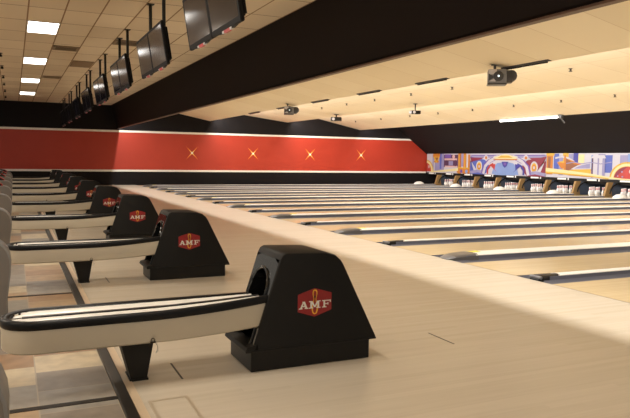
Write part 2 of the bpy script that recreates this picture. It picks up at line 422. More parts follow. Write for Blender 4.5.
def make_return():
    root = empty('ball_return', (0, RY, 0), '', 'ball return', 'ball returns in a row along the approach')
    hw = .225
    base = MB().box(1.375, 2.25, -hw + .005, hw - .005, 0, .14, 'black', .006).box(1.335, 2.30, -hw - .006, hw + .006, .132, .146, 'black', .004)
    base.prism([(1.335, .146), (1.345, .165), (1.42, .185), (1.42, .146)], -hw, hw, 'black')
    base.build('plinth', root)
    # hood shell with an arched mouth in its sloping end
    prof = [(1.385, .146), (1.570, .725), (1.586, .757), (1.612, .771), (1.905, .760), (1.975, .742), (2.02, .705), (2.045, .665), (2.305, .146)]
    hood = MB(); n = len(prof); bv = .018
    rings = [(-hw, bv), (-hw + bv * .3, bv * .3), (-hw + bv, 0), (hw - bv, 0), (hw - bv * .3, bv * .3), (hw, bv)]
    cxp, czp = 1.85, .45
    vs = []
    for y, ins in rings:
        for x, z in prof:
            d = Vector((cxp - x, czp - z)); d.normalize()
            vs.append((x + d.x * ins, y, z + (d.y * ins if z > .2 else 0)))
    fs = []
    for r in range(len(rings) - 1):
        for i in range(1, n - 1): fs.append((r * n + i, r * n + i + 1, (r + 1) * n + i + 1, (r + 1) * n + i))
        if r in (0, 1, 3, 4): fs.append((r * n, r * n + 1, (r + 1) * n + 1, (r + 1) * n))
    fs.append(tuple(range(n))); fs.append(tuple(range((len(rings) - 1) * n, len(rings) * n)))
    hood.add(vs, fs, 'hood')
    # sloping end wall around the arch
    def on_slope(y, z):
        f = (z - .146) / (.725 - .146); return (1.385 + f * (1.570 - 1.385), y, z)
    aw = .155; top = .648; cz = top - aw
    arch = [(-aw, .146)] + [(-aw * math.cos(math.pi * i / 12), cz + aw * math.sin(math.pi * i / 12)) for i in range(13)] + [(aw, .146)]
    yo = hw - bv
    outer = []
    for y, z in arch:
        if z <= cz + 1e-6: outer.append((-yo if y < 0 else yo, z))
        else:
            a = math.atan2(z - cz, y); c, s_ = math.cos(a), math.sin(a)
            k = min(yo / abs(c) if abs(c) > 1e-6 else 9, (.725 - cz) / s_ if s_ > 1e-6 else 9); outer.append((c * k, cz + s_ * k))
    vs = [on_slope(*p) for p in arch] + [on_slope(*p) for p in outer]; na = len(arch)
    fs = [(i, i + 1, na + i + 1, na + i) for i in range(na - 1)]
    hood.add(vs, fs, 'gloss')
    hood_o = hood.build('hood', root, smooth=True)
    thr = MB(); vs = [on_slope(*p) for p in arch] + [(1.86, y * .96, z if z < .2 else z - .02) for y, z in arch]
    fs = [(i, i + 1, na + i + 1, na + i) for i in range(na - 1)] + [tuple(range(na, 2 * na))]
    thr.add(vs, fs, 'gloss'); thr.build('ball_mouth', root, smooth=True, recalc=False)
    rim = MB().tube([Vector(on_slope(*p)) + Vector((-.004, 0, 0)) for p in arch], .010, 'gloss', 8); rim.build('mouth_rim', root, smooth=True)
    # emblem on the near side
    ex, ez, ey = 1.82, .43, -hw - .001
    def plate(pts, off, m, mb):
        a = [(ex + x, ey - off, ez + z) for x, z in pts]; c = [(x, ey + .002, z) for x, y, z in a]; k = len(a)
        mb.add(a + c, [tuple(range(k))] + [(i, (i + 1) % k, k + (i + 1) % k, k + i) for i in range(k)], m)
    e = MB(); plate([(0, .096), (.124, .058), (.124, -.058), (0, -.098), (-.124, -.058), (-.124, .058)], .002, 'em_red', e)
    em = e.build('emblem', root); em['label'] = 'red six-sided emblem with a gold pin outline and white AMF lettering'
    pr = [(0, .088), (.012, .084), (.018, .072), (.018, .056), (.012, .036), (.010, .022), (.014, .002), (.022, -.026), (.024, -.048), (.018, -.070), (.010, -.080), (0, -.082)]
    outl = pr + [(-x, z) for x, z in pr[1:-1]][::-1]
    inn = [(x * .58, (z - .003) * .89 + .003) for x, z in outl]
    g = MB(); k = len(outl)
    vs = [(ex + x, ey - .003, ez + z) for x, z in outl] + [(ex + x, ey - .003, ez + z) for x, z in inn]
    g.add(vs, [(i, (i + 1) % k, k + (i + 1) % k, k + i) for i in range(k)], 'em_gold')
    g.add([(ex - .005, ey - .003, ez + .03), (ex + .005, ey - .003, ez + .03), (ex + .005, ey - .003, ez + .045), (ex - .005, ey - .003, ez + .045)], [(0, 1, 2, 3)], 'black')
    g.build('pin_outline', em)
    L = MB(); A, Mm, Ff = letter_strips()
    for strokes, x0, wdt in ((A, -.112, .062), (Mm, -.040, .078), (Ff, .054, .064)):
        for st in strokes:
            L.add([(ex + x0 + u * wdt, ey - .0042, ez - .040 + v * .050) for u, v in st], [(0, 1, 2, 3)], 'em_white')
    L.build('lettering', em)
    # trough: cream body, rubber bumper, white tray
    XE = 1.50
    body = MB(); levels = [(.05, .252), (.012, .254), (.002, .264), (0, .30), (0, .385), (.006, .402), (.05, .402)]
    vs = []; cnt = None
    for ins, z in levels:
        pl = stadium(ins, XE); cnt = len(pl)
        for x, y in pl:
            f = (z - .252) / .15; vs.append((x, y, z + risb(x) * (1 - f) + rise(x, y) * f))
    fs = []
    for l in range(len(levels) - 1):
        for i in range(cnt - 1): fs.append((l * cnt + i, l * cnt + i + 1, (l + 1) * cnt + i + 1, (l + 1) * cnt + i))
    for l, top in ((0, 0), (len(levels) - 1, 1)):
        for i in range(cnt // 2): 
            a, c = l * cnt + i, l * cnt + cnt - 1 - i
            if a + 1 < c - 1: fs.append((a, a + 1, c - 1, c))
    fs.append(tuple(l * cnt for l in range(len(levels))) + tuple(l * cnt + cnt - 1 for l in range(len(levels) - 1, -1, -1)))
    body.add(vs, fs, 'cream'); body.build('trough', root, smooth=True)
    bump = MB(); sec = [(-.002, .396), (-.008, .406), (-.008, .434), (-.002, .442), (.010, .447), (.034, .445), (.044, .436), (.044, .400)]
    vs = []
    for ins, z in sec:
        for x, y in stadium(ins, XE): vs.append((x, y, z + rise(x, y)))
    fs = []
    for l in range(len(sec)):
        l2 = (l + 1) % len(sec)
        for i in range(cnt - 1): fs.append((l * cnt + i, l * cnt + i + 1, l2 * cnt + i + 1, l2 * cnt + i))
    bump.add(vs, fs, 'rubber'); bump.build('bumper', root, smooth=True)
    tray = MB(); cs = [(-.152, .434), (-.13, .424), (-.085, .418), (-.04, .420), (-.014, .430)]
    for sgn in (-1, 1):
        vs = []; xs = [-.045, -.02, .02, .06, .10, .2, .4, .6, .8, 1.0, 1.2, 1.35, XE]
        for x in xs:
            lim =   .152 if x > .11 else math.sqrt(max(.0004, .152 ** 2 - (.11 - x) ** 2))
            for y, z in cs:
                yy = -sgn * 0 + sgn * max(-lim, y) * -1 if sgn > 0 else max(-lim, y)
                vs.append((x, yy, z + rise(x, yy)))
        q = len(cs)
        tray.add(vs, [(i * q + j, i * q + j + 1, (i + 1) * q + j + 1, (i + 1) * q + j) for i in range(len(xs) - 1) for j in range(q - 1)], 'white')
    tray.build('tray', root, smooth=True, recalc=False)
    sl = MB(); xs = [.03, .3, .6, .9, 1.2, 1.35, XE]
    vs = []
    for x in xs: vs += [(x, -.016, (.436) + rise(x)), (x, .016, .436 + rise(x)), (x, .016, .405 + rise(x)), (x, -.016, .405 + rise(x))]
    sl.add(vs, [(i * 4 + j, i * 4 + (j + 1) % 4, i * 4 + 4 + (j + 1) % 4, i * 4 + 4 + j) for i in range(len(xs) - 1) for j in range(4)] + [(0, 1, 2, 3)], 'rubber')
    sl.build('centre_rail', root)
    leg = MB(); 
    vs = [(.572, -.115, .256), (.774, -.115, .256), (.774, .10, .256), (.572, .10, .256), (.636, -.095, .012), (.734, -.095, .012), (.734, .075, .012), (.636, .075, .012),
          (.628, -.102, .0), (.742, -.102, .0), (.742, .082, .0), (.628, .082, .0), (.628, -.102, .012), (.742, -.102, .012), (.742, .082, .012), (.628, .082, .012)]
    leg.add(vs, [(0, 1, 2, 3), (4, 5, 6, 7), (0, 1, 5, 4), (1, 2, 6, 5), (2, 3, 7, 6), (3, 0, 4, 7),
                 (8, 9, 10, 11), (12, 13, 14, 15), (8, 9, 13, 12), (9, 10, 14, 13), (10, 11, 15, 14), (11, 8, 12, 15)], 'black')
    leg.build('leg', root)
    lt = MB().box(.735, .768, -.207, -.194, .258, .268, 'black', .002)
    lt.tube([(.752 + .011 * math.cos(a), -.200, .277 + .011 * math.sin(a)) for a in [math.radians(-40 + 28 * i) for i in range(10)]], .0022, 'black', 6)
    lt.tube([(.765, -.199, .262), (.778, -.196, .24), (.782, -.192, .215), (.770, -.188, .19)], .002, 'badge_silver', 6)
    lt.build('latch', root, smooth=True)
    return root
rn = ['nearest and largest black hooded ball return, whole cream trough in view', 'second ball return from the camera, black hood beyond the nearest one',
      'third ball return from the camera, half hidden behind the second hood', 'fourth ball return from the camera, hood peeking out behind the third',
      'fifth ball return from the camera, small black hood in the row', 'sixth ball return from the camera, only hood edge and trough showing',
      'seventh ball return from the camera, thin cream trough and dark hood', 'second farthest ball return, sliver of cream trough before black wall',
      'farthest ball return, closest to the black base of the red wall']
R0 = make_return(); R0['label'] = rn[0]
for i in range(1, 9): dup(R0, (0, RY + PITCH * i, 0), rn[i])

# ------------------------------------------------------------------ scoring consoles on the tile
def make_console():
    root = empty('scoring_console', (0, 2.36, 0), '', 'console', 'grey scoring consoles at the left edge')
    pr = [(-.62, 0), (-.075, 0), (-.062, .04), (-.062, .20), (-.050, .30), (-.034, .42), (-.028, .50), (-.034, .56), (-.052, .615), (-.085, .66), (-.13, .69), (-.19, .705), (-.62, .71)]
    MB().prism(pr, .006, .274, 'grey', bev=.012).build('body', root, smooth=True)
    cx, cz = -.33, .36
    ins = [(cx + (x - cx) * .955, cz + (z - cz) * .965) for x, z in pr]
    MB().prism(ins, 0, .010, 'greyd').build('side_panel', root)
    k = MB().prism([(-.56, .705), (-.24, .700), (-.25, .735), (-.36, .80), (-.54, .83)], .03, .25, 'gloss', bev=.012); k.build('keypad', root, smooth=True)
    MB().prism([(-.245, .698), (-.215, .698), (-.225, .745), (-.345, .812), (-.36, .80), (-.25, .735)], .025, .255, 'red_trim').build('red_trim', root)
    return root
cn = ['nearest grey scoring console, rounded edge cut by the lower left corner', 'second grey scoring console from the camera, on the tile beside the nearest trough',
      'third grey scoring console from the camera, at left picture edge', 'fourth grey scoring console from the camera, rounded rim at left edge',
      'fifth grey scoring console from the camera, black keypad with red trim', 'sixth grey scoring console from the camera, small rounded rim',
      'seventh grey scoring console from the camera, tiny in the row', 'second farthest grey scoring console in the left row', 'farthest grey scoring console, just below the white wall rail']
C0 = make_console(); C0['label'] = cn[0]
for i in range(1, 9): dup(C0, (0, 2.36 + PITCH * i, 0), cn[i])

# ------------------------------------------------------------------ televisions hung over the approach edge
def make_tv():
    root = empty('television', (2.05, 6.89, 2.76), '', 'television', 'televisions hung in pairs from the tiled ceiling')
    hh, hw = .64, .522
    th = math.atan2(.10, .63)
    def P(a, y, h):          # a: depth towards the lanes, h: height along the tilted screen
        return (.05 - h * math.sin(th) + a * math.cos(th), y, h * math.cos(th) + a * math.sin(th))
    def tbox(mb, a0, a1, y0, y1, h0, h1, m, bev=0.):
        bm = bmesh.new(); bmesh.ops.create_cube(bm, size=1)
        for v in bm.verts: v.co = Vector((a0 + (v.co.x + .5) * (a1 - a0), y0 + (v.co.y + .5) * (y1 - y0), h0 + (v.co.z + .5) * (h1 - h0)))
        if bev: bmesh.ops.bevel(bm, geom=bm.edges[:], offset=bev, segments=2, affect='EDGES')
        for v in bm.verts: v.co = Vector(P(*v.co))
        mb.bm(bm, m)
    c = MB(); tbox(c, 0, .045, -hw, hw, 0, hh, 'bezel', .008); tbox(c, .045, .095, -hw + .03, hw - .03, .06, hh - .07, 'bezel', .02); c.build('cabinet', root)
    s = MB(); tbox(s, -.0015, .002, -hw + .05, hw - .05, .06, hh - .045, 'screen'); s.build('screen', root)
    b = MB(); N = 10; pts = [(-.34 + .68 * i / N, -.024 * math.sin(math.pi * i / N)) for i in range(N + 1)]
    for i in range(N):
        (ya, ha), (yb, hb) = pts[i], pts[i + 1]; mm = 'badge_red' if 3 <= i <= 5 else ('badge_silver' if i in (2, 6) else 'bezel')
        q = [(ya, .004), (yb, .004), (yb, hb - .003), (ya, ha - .003)]
        vs = [P(.0, y, h) for y, h in q] + [P(.035, y, h) for y, h in q]
        b.add(vs, [(0, 1, 2, 3), (4, 5, 6, 7), (0, 1, 5, 4), (1, 2, 6, 5), (2, 3, 7, 6), (3, 0, 4, 7)], mm)
    bo = b.build('speaker_chin', root); bo['label'] = 'curved chin with a red and silver badge'
    p = MB().tube([(.055, -.26, .36), (.055, -.26, 1.14)], .027, 'black', 8); p.box(.03, .10, -.36, -.16, .26, .46, 'black', .008)
    p.box(.0, .11, -.32, -.20, 1.128, 1.14, 'black'); p.build('ceiling_pole', root)
    w = MB().tube([(.08, -.36, .42), (.10, -.40, .34), (.09, -.43, .22), (.11, -.41, .12), (.07, -.38, .10)], .007, 'black', 6); w.build('cable', root, smooth=True)
    return root
tvs = []
ords = ['nearest', 'second', 'third', 'fourth', 'fifth', 'sixth', 'seventh', 'farthest']
for j in range(8):
    for k in range(2):
        y = 6.89 + 1.05 * k + PITCH * j
        nm = f'{"near-side" if k == 0 else "far-side"} black television of the {ords[j]} hanging pair' + ('' if j in (0, 7) else ' from the camera')
        if j == 0: nm += (', cut by the top picture edge' if k == 0 else ', white glare on its screen')
        if j == 7: nm += ', before the black wall'
        if not tvs: T0 = make_tv(); T0['label'] = nm; tvs.append(T0)
        else: tvs.append(dup(T0, (2.05, y, 2.76), nm))

# ------------------------------------------------------------------ ceiling fittings, seating side
def make_troffer():
    root = empty('ceiling_light', (.287 + .2935, 13.5 + .6225, 3.9), '', 'ceiling light', 'square white light panels in the tiled ceiling')
    f = MB()
    for a in ((-.293, .293, -.622, -.595), (-.293, .293, .595, .622), (-.293, -.268, -.595, .595), (.268, .293, -.595, .595)):
        f.box(*a, -.012, .004, 'frame')
    f.build('frame', root)
    MB().box(-.268, .268, -.595, .595, -.008, .002, 'diffuser').build('diffuser', root)
    return root
ln = ['brightest nearest rectangular ceiling light, top of the left column', 'second rectangular ceiling light down the left column', 'third rectangular ceiling light down the left column', 'lowest rectangular ceiling light, closest to the black far wall']
L0 = make_troffer(); L0['label'] = ln[0]
for i in range(1, 4): dup(L0, (.5805, 14.1225 + 4.98 * i, 3.9), ln[i])

def vent(x0, x1, y0, y1, label, slats=5):
    root = empty('ceiling_vent', ((x0 + x1) / 2, (y0 + y1) / 2, 3.9), label, 'vent', 'air vents in the tiled ceiling')
    hx, hy = (x1 - x0) / 2, (y1 - y0) / 2
    f = MB().box(-hx, hx, -hy, -hy + .05, -.02, .002, 'vent').box(-hx, hx, hy - .05, hy, -.02, .002, 'vent').box(-hx, -hx + .05, -hy, hy, -.02, .002, 'vent').box(hx - .05, hx, -hy, hy, -.02, .002, 'vent')
    f.build('frame', root)
    MB().box(-hx + .05, hx - .05, -hy + .05, hy - .05, -.004, .002, 'ventd').build('backing', root)
    s = MB(); n = slats
    for i in range(n):
        yy = -hy + .08 + (2 * hy - .16) * i / (n - 1); s.box(-hx + .05, hx - .05, yy - .012, yy + .012, -.016, -.006, 'vent')
    s.build('slats', root)
vent(.887, 1.447, 16.2, 16.8, 'slatted air vent in the ceiling right of the gap between the first two lights')
vent(.90, 1.45, 22.43, 22.97, 'smaller slatted air vent farther along the tiled ceiling')
tag(MB().box(1.48, 2.02, 18.5, 19.7, 3.885, 3.899, 'retgrille', .004).build('return_grille'), 'brown return air grille filling one ceiling tile, left of the hanging televisions', 'grille')
vent(2.06, 2.62, 14.75, 15.35, 'air vent in the tiled ceiling behind the third pair of television poles')
sp = None
for i, y in enumerate((18.1, 20.6, 23.1, 25.4, 28.0, 30.9)):
    lab = f'{["nearest", "second", "third", "fourth", "fifth", "farthest"][i]} tiny black ceiling spotlight in the file at the far left'
    if sp is None:
        sp = MB().lathe([(.045, 0), (.045, -.015), (.015, -.02), (.015, -.035), (.035, -.04), (.038, -.09), (.03, -.09)], (0, 0, 0), 'black', 10).build('ceiling_spotlight', None, (-.23, y, 3.9), smooth=True)
        tag(sp, lab, 'spotlight', 'black spotlights on the tiled ceiling')
    else: dup(sp, (-.23, y, 3.9), lab)

# ------------------------------------------------------------------ lane dividers
def make_divider(k):
    y, w_ = div_y(k), div_w(k); wide = k % 2; hz = .062 if wide else .048
    x0 = FOUL_X + .02
    ords2 = ['nearest', 'second', 'third', 'fourth', 'fifth', 'sixth', 'seventh', 'eighth', 'ninth', 'tenth', 'eleventh', 'twelfth', 'thirteenth', 'fourteenth', 'fifteenth', 'sixteenth']
    o = ords2[k] if k >= 0 else ''
    lab = f'{"broad" if wide else "narrow"} white-topped lane divider, {o} from the camera, {"grey" if wide else "black"} nose at the foul line'
    if k < 0: lab = 'broad white-topped lane divider just past the lower right picture edge'
    root = empty('lane_divider', (x0, y, 0), lab, 'lane divider', 'white-capped dividers between the lanes')
    nl = .44 if wide else .37
    h = w_ / 2
    MB().box(nl * .5, 22.28 - x0, -h + .004, h - .004, -.09, hz - .010, 'div_side').build('side_wall', root)
    MB().box(nl * .9, 22.28 - x0, -h, h, hz - .012, hz, 'capping', .004).build('capping', root)
    nm = MB(); N = 8
    if wide: secs = [(-.04, .50, .004), (-.01, .74, .024), (.06, .92, .050), (.16, 1, .068), (.30, 1.02, .078), (nl, 1.02, .078)]
    else: secs = [(.0, .9, .008), (.02, 1.1, .03), (.06, 1.15, .042), (.10, .95, .046), (.2, .95, .052), (nl, .95, .052)]
    vs = []
    for x, wf, z in secs:
        for i in range(N + 1):
            a = math.pi * i / N; c = math.cos(a); s_ = math.sin(a)
            vs.append((x, h * wf * math.copysign(abs(c) ** .5, c), z * s_ ** .5 if i not in (0, N) else -.02))
    q = N + 1
    for r in range(len(secs) - 1):
        nm.add([], [], 'nose')
    nm.add(vs, [(r * q + i, r * q + i + 1, (r + 1) * q + i + 1, (r + 1) * q + i) for r in range(len(secs) - 1) for i in range(N)] + [tuple(range(q)), tuple(range((len(secs) - 1) * q, len(secs) * q))], 'nose' if wide else 'black')
    no = nm.build('nose', root, smooth=True)
    if wide:
        sh = MB(); vs2 = [(v[0] - .003, v[1], v[2] + .003) for v in vs[:3 * q]]
        sh.add(vs2, [(r * q + i, r * q + i + 1, (r + 1) * q + i + 1, (r + 1) * q + i) for r in range(2) for i in range(1, N - 1)], 'nose_shine'); sh.build('nose_plate', root, smooth=True)
        MB().box(nl + .01, nl + .22, h - .10, h + .001, hz, hz + .003, 'yellow').build('yellow_marker', root)
    else:
        MB().lathe([(.016, -.09), (.02, -.085), (.02, .085), (.016, .09)], (.035, 0, .030), 'nose_shine', 10, 'y').build('pivot', root, smooth=True)
    return root
for k in range(-1, 16): make_divider(k)

# white covers over the ball tracks, a little before the pins
def make_cover():
    mb = MB(); N = 10; secs = [(-.30, .3, .02), (-.22, .70, .09), (-.08, 1, .15), (.10, 1, .16), (.24, .85, .11), (.33, .4, .03)]
    vs = []
    for x, wf, z in secs:
        for i in range(N + 1):
            a = math.pi * i / N; vs.append((x, .20 * wf * math.cos(a), z * math.sin(a) ** .8 if i not in (0, N) else 0))
    q = N + 1
    mb.add(vs, [(r * q + i, r * q + i + 1, (r + 1) * q + i + 1, (r + 1) * q + i) for r in range(len(secs) - 1) for i in range(N)] + [tuple(range(q)), tuple(range((len(secs) - 1) * q, len(secs) * q))], 'capping')
    return mb
cv = None
for k, lab in ((7, 'white arched track cover before the pins, under the red orb'), (9, 'white arched track cover before the pins, under the orange sail shapes'),
               (11, 'white arched track cover before the pins, under the centre of the blue mural'), (13, 'white arched track cover before the pins, under the purple machine picture'),
               (15, 'small white track cover beside the red wall corner')):
    if cv is None: cv = tag(make_cover().build('track_cover', None, (21.2, div_y(k), .064), smooth=True), lab, 'cover', 'white track covers at the far end of the lanes')
    else: dup(cv, (21.2, div_y(k), .064), lab)

# ------------------------------------------------------------------ pin decks
PIN = [(.0, .0), (.026, .0), (.029, .012), (.045, .055), (.058, .105), (.0606, .125), (.055, .165), (.038, .215), (.028, .245), (.0235, .262), (.0255, .285), (.031, .318), (.0324, .342), (.029, .362), (.018, .377), (.0, .381)]
def pin_mesh():
    ms = ['pin_white'] * 15
    ms[8] = 'pin_red'; ms[10] = 'pin_red'
    return MB().lathe(PIN[1:-1] + [(.004, .381)], (0, 0, 0), ms[:14], 12)
pin0 = None
lane_where = {7: 'below the red orb at the right edge', 8: 'below the grey tower of the right mural', 9: 'below the orange sail shapes of the right mural', 10: 'below the orange pillar of the right mural',
              11: 'below the right gold ring of the blue mural', 12: 'below the middle of the blue mural', 13: 'below the left gold ring of the blue mural', 14: 'below the purple machine picture'}
PX = 22.40
for k in range(7, 15):
    yc = (div_y(k) + div_w(k) / 2 + div_y(k + 1) - div_w(k + 1) / 2) / 2
    lab = 'red-striped white bowling pin, set ' + lane_where[k]
    for r in range(4):
        for i in range(r + 1):
            loc = (PX + r * .235, yc + (i - r / 2) * .27, .0)
            if pin0 is None: pin0 = tag(pin_mesh().build('bowling_pin', None, loc, smooth=True), lab, 'bowling pin', 'ten pins ' + lane_where[k]); p = pin0
            else: p = dup(pin0, loc, lab); p['group'] = 'ten pins ' + lane_where[k]

# kickback boards, sweep bars, cushions
kb_where = {6: 'just outside the right edge', 7: 'right of the red orb', 8: 'left of the red orb', 9: 'under the grey tower', 10: 'under the orange sail shapes', 11: 'under the seam of the blue and right murals', 12: 'under the right half of the blue mural', 13: 'under the left half of the blue mural', 14: 'under the seam of the left and blue murals', 15: 'under the left mural end'}
kb = None
for k in range(7, 16):
    y = div_y(k); lab = 'tan slanted kickback board between pin decks, ' + kb_where[k]
    if kb is None:
        kb = empty('kickback_board', (0, y, 0), lab, 'kickback board', 'kickback boards beside the pin decks')
        MB().prism([(22.30, 0.0), (22.48, .55), (22.50, .60), (22.80, .60), (22.72, .45), (22.70, .25), (22.78, 0)], -.05, .05, 'kick', bev=.006).build('front_board', kb)
        MB().prism([(22.781, 0.0), (22.701, .25), (22.721, .45), (22.801, .60), (24.08, .62), (24.08, 0)], -.04, .04, 'cushion').build('rear_board', kb)
    else: dup(kb, (0, y, 0), lab)
sw = cu = None
for k in range(7, 15):
    yc = div_y(k) + HALF / 2
    wl = lane_where.get(k, 'just outside the right edge')
    if sw is None:
        sw = empty('sweep_bar', (22.75, yc, 0), '', 'sweep bar', 'black sweep bars at the pin decks')
        for sgn in (-1, 1):
            MB().tube([(.30, sgn * .70, .57), (.10, sgn * .70, .54), (-.10, sgn * .70, .44), (-.22, sgn * .70, .30), (-.26, sgn * .70, .14)], .032, 'black', 8).build('arm', sw, smooth=True)
        MB().box(.24, .30, -.74, .74, .50, .594, 'black', .008).build('board', sw)
        sw['label'] = 'curved black sweep bar above the pins ' + wl
    else: dup(sw, (22.75, yc, 0), 'curved black sweep bar above the pins ' + wl)
    if cu is None: cu = tag(MB().box(-.06, .06, -.68, .68, .0, .46, 'cushion', .03).build('pit_cushion', None, (23.85, yc, 0)), 'slate blue pit cushion behind the pins ' + wl, 'cushion', 'pit cushions behind the pins')
    else: dup(cu, (23.85, yc, 0), 'slate blue pit cushion behind the pins ' + wl)
struct(MB().box(24.1, 24.2, NEAR_Y, WALL_Y, 0, 1.9, 'pit'), 'wall_pit')

# ------------------------------------------------------------------ masking murals
ZB, ZT = .72, 1.835
def mural(name_label, Y0, Y1, shapes, bgm):
    """Y0 far (left) end, Y1 near (right) end; shapes in s (0 left .. 1 right), t (0 bottom .. 1 top)"""
    root = empty('mural_panel', (MASK_X, (Y0 + Y1) / 2, ZB), name_label, 'mural', 'painted masking murals above the lane ends')
    ym = (Y0 + Y1) / 2; W = Y0 - Y1; H = ZT - ZB
    MB().box(0, .04, -W / 2 + .006, W / 2 - .006, 0, H, bgm).build('board', root)
    art = MB(); lay = 0
    for m, pts in shapes:
        lay += 1
        art.add([(-.0006 * lay, W / 2 - .006 - s * (W - .012), t * H) for s, t in pts], [tuple(range(len(pts)))], m)
    art.build('painted_picture', root, recalc=False)
    return root
def ell(cx, cy, rx, ry, a0=0, a1=360, n=28):
    return [(cx + rx * math.cos(math.radians(a0 + (a1 - a0) * i / n)), cy + ry * math.sin(math.radians(a0 + (a1 - a0) * i / n))) for i in range(n + (0 if a1 - a0 >= 360 else 1))]
def band(pts, w):
    up = []; dn = []
    for i, p in enumerate(pts):
        a = pts[max(0, i - 1)]; b = pts[min(len(pts) - 1, i + 1)]
        dx, dy = (b[0] - a[0]) * 4.5, b[1] - a[1]; l = math.hypot(dx, dy) or 1
        wi = w if not isinstance(w, (list, tuple)) else w[i]
        up.append((p[0] - dy / l * wi / 4.5, p[1] + dx / l * wi)); dn.append((p[0] + dy / l * wi / 4.5, p[1] - dx / l * wi))
    return up + dn[::-1]
def rc(x0, x1, y0, y1): return [(x0, y0), (x1, y0), (x1, y1), (x0, y1)]
def mir(sh): return [(m, [(1 - s, t) for s, t in pts][::-1]) for m, pts in sh]

# side mural (drawn for the right panel: pillar left, orb right)
side = []
for i in range(9): side.append((['p_white', 'p_sky', 'p_lav', 'p_blue', 'p_white', 'p_lav', 'p_sky', 'p_white', 'p_lav'][i], rc(.40 + .066 * i, .40 + .066 * (i + 1), .25 + .05 * (i % 3), .96 - .04 * (i % 2))))
side += [('p_gold', rc(.18, .24, .25, 1)), ('p_lav', rc(.24, .29, .3, .97)), ('p_navy', rc(.29, .34, .4, 1)), ('p_pale', rc(.34, .40, .35, .95)), ('p_blue', rc(.085, .14, .2, .98)),
         ('p_lav', rc(.14, .185, .1, .9)), ('p_org', rc(.005, .075, .12, 1)), ('p_brown', rc(.022, .05, .2, .85)), ('p_gold', rc(.0, .09, .9, 1)),
         ('p_white', band([(.10, .80), (.17, .86), (.24, .80), (.30, .66)], .035)),
         ('p_org', [(.12, .62), (.20, .66), (.20, .40), (.17, .36)]), ('p_gold', [(.12, .64), (.21, .70), (.2, .6)]),
         ('p_org', rc(.195, .215, .2, .92)), ('p_brown', [(.215, .80), (.40, .52), (.30, .40), (.215, .24)]), ('p_org', [(.215, .80), (.40, .52), (.30, .56)]),
         ('p_white', [(.27, .36), (.34, .52), (.47, .66), (.47, .30)]), ('p_lav', [(.30, .38), (.36, .5), (.46, .6), (.46, .4)]), ('p_gold', [(.2, .24), (.47, .18), (.47, .38), (.28, .34)]),
         ('p_org', [(.25, .1), (.47, .06), (.47, .2), (.2, .24)]),
         ('p_lav', rc(.475, .60, .05, .82)), ('p_white', rc(.49, .53, .05, .84)), ('p_white', rc(.545, .575, .05, .80)), ('p_white', [(.465, .80), (.61, .80), (.59, .92), (.49, .92)]), ('p_plum', rc(.476, .489, .05, .8)),
         ('p_lav', band([(.22, .58), (.30, .64), (.38, .58), (.47, .64), (.56, .58), (.66, .66)], .018)),
         ('p_gold', ell(.80, .05, .155, .62, 0, 180)), ('p_pale', ell(.80, .05, .140, .56, 0, 180)), ('p_org', ell(.80, .05, .118, .46, 0, 180)), ('p_red', ell(.80, .05, .112, .44, 0, 180)),
         ('p_maroon', ell(.80, .05, .112, .44, 90, 180)), ('p_pink', ell(.835, .32, .022, .085)), ('p_lav', ell(.755, .30, .008, .03)), ('p_lav', ell(.76, .12, .008, .03)), ('p_lav', ell(.72, .14, .006, .025)),
         ('p_pale', band([(.0, .30), (.2, .25), (.45, .16), (.64, .06), (.8, .02), (1, .01)], [.09, .07, .05, .035, .02, .015])),
         ('p_gold', band([(.0, .20), (.2, .16), (.45, .10), (.64, .02)], [.03, .03, .02, .02]))]
for i in range(7):
    a = 15 + 25 * i; side.append(('p_org', band([(.80 + .142 * math.cos(math.radians(a)), .05 + .57 * math.sin(math.radians(a))), (.80 + .154 * math.cos(math.radians(a)), .05 + .615 * math.sin(math.radians(a)))], .012)))
clip = lambda sh: [(m, [(min(1, max(0, s)), min(1, max(0, t))) for s, t in pts]) for m, pts in sh]
mural('right mural with orange pillar, grey tower and red orb in a gold ring', 23.53, 17.85, clip(side), 'p_white')

half = [('p_blue', [(.0, .0), (.0, .86), (.22, .7), (.30, .35), (.22, 0)]), ('p_maroon', [(.0, .82), (.0, .58), (.16, .72), (.2, .8)]) , ('p_white', [(.0, .80), (.0, .70), (.10, .20), (.06, .15)]),
        ('p_white', ell(.135, .38, .045, .27)), ('p_gold', ell(.135, .38, .032, .20)), ('p_org', ell(.135, .38, .022, .135)), ('p_white', ell(.135, .38, .011, .07)),
        ('p_lav', band([(.0, .08), (.12, .16), (.2, .10)], .07)),
        ('p_violet', band([(.19, .04), (.21, .40), (.27, .62), (.36, .78)], .10)), ('p_white', band([(.20, .03), (.225, .40), (.285, .64), (.38, .82), (.45, .86)], .075)),
        ('p_red', band([(.26, .03), (.26, .25), (.29, .42), (.34, .52)], .05)), ('p_white', band([(.29, .02), (.29, .2), (.31, .36)], .04)),
        ('p_sky', [(.32, .04), (.34, .30), (.39, .55), (.5, .62), (.5, .02)]), ('p_red', [(.29, .46), (.37, .52), (.36, .26), (.40, .10)]),
        ('p_pale', [(.33, .84), (.40, .90), (.5, .97), (.5, .76), (.38, .74)]), ('p_org', band([(.34, .73), (.42, .72), (.5, .72)], .025)),
        ('p_white', ell(.235, .80, .030, .13)), ('p_org', ell(.235, .80, .016, .07)),
        ('p_white', band([(.32, .70), (.35, .86), (.40, .90)], .03))]
half2 = [('p_maroon' if m == 'p_blue' else ('p_navy' if m in ('p_red',) else m), pts) for m, pts in half]
crab = [('p_lav', rc(0, 1, .80, 1)), ('p_violet', rc(.02, .98, .90, .95)), ('p_white', rc(0, 1, .94, 1))] + half + mir(half2)
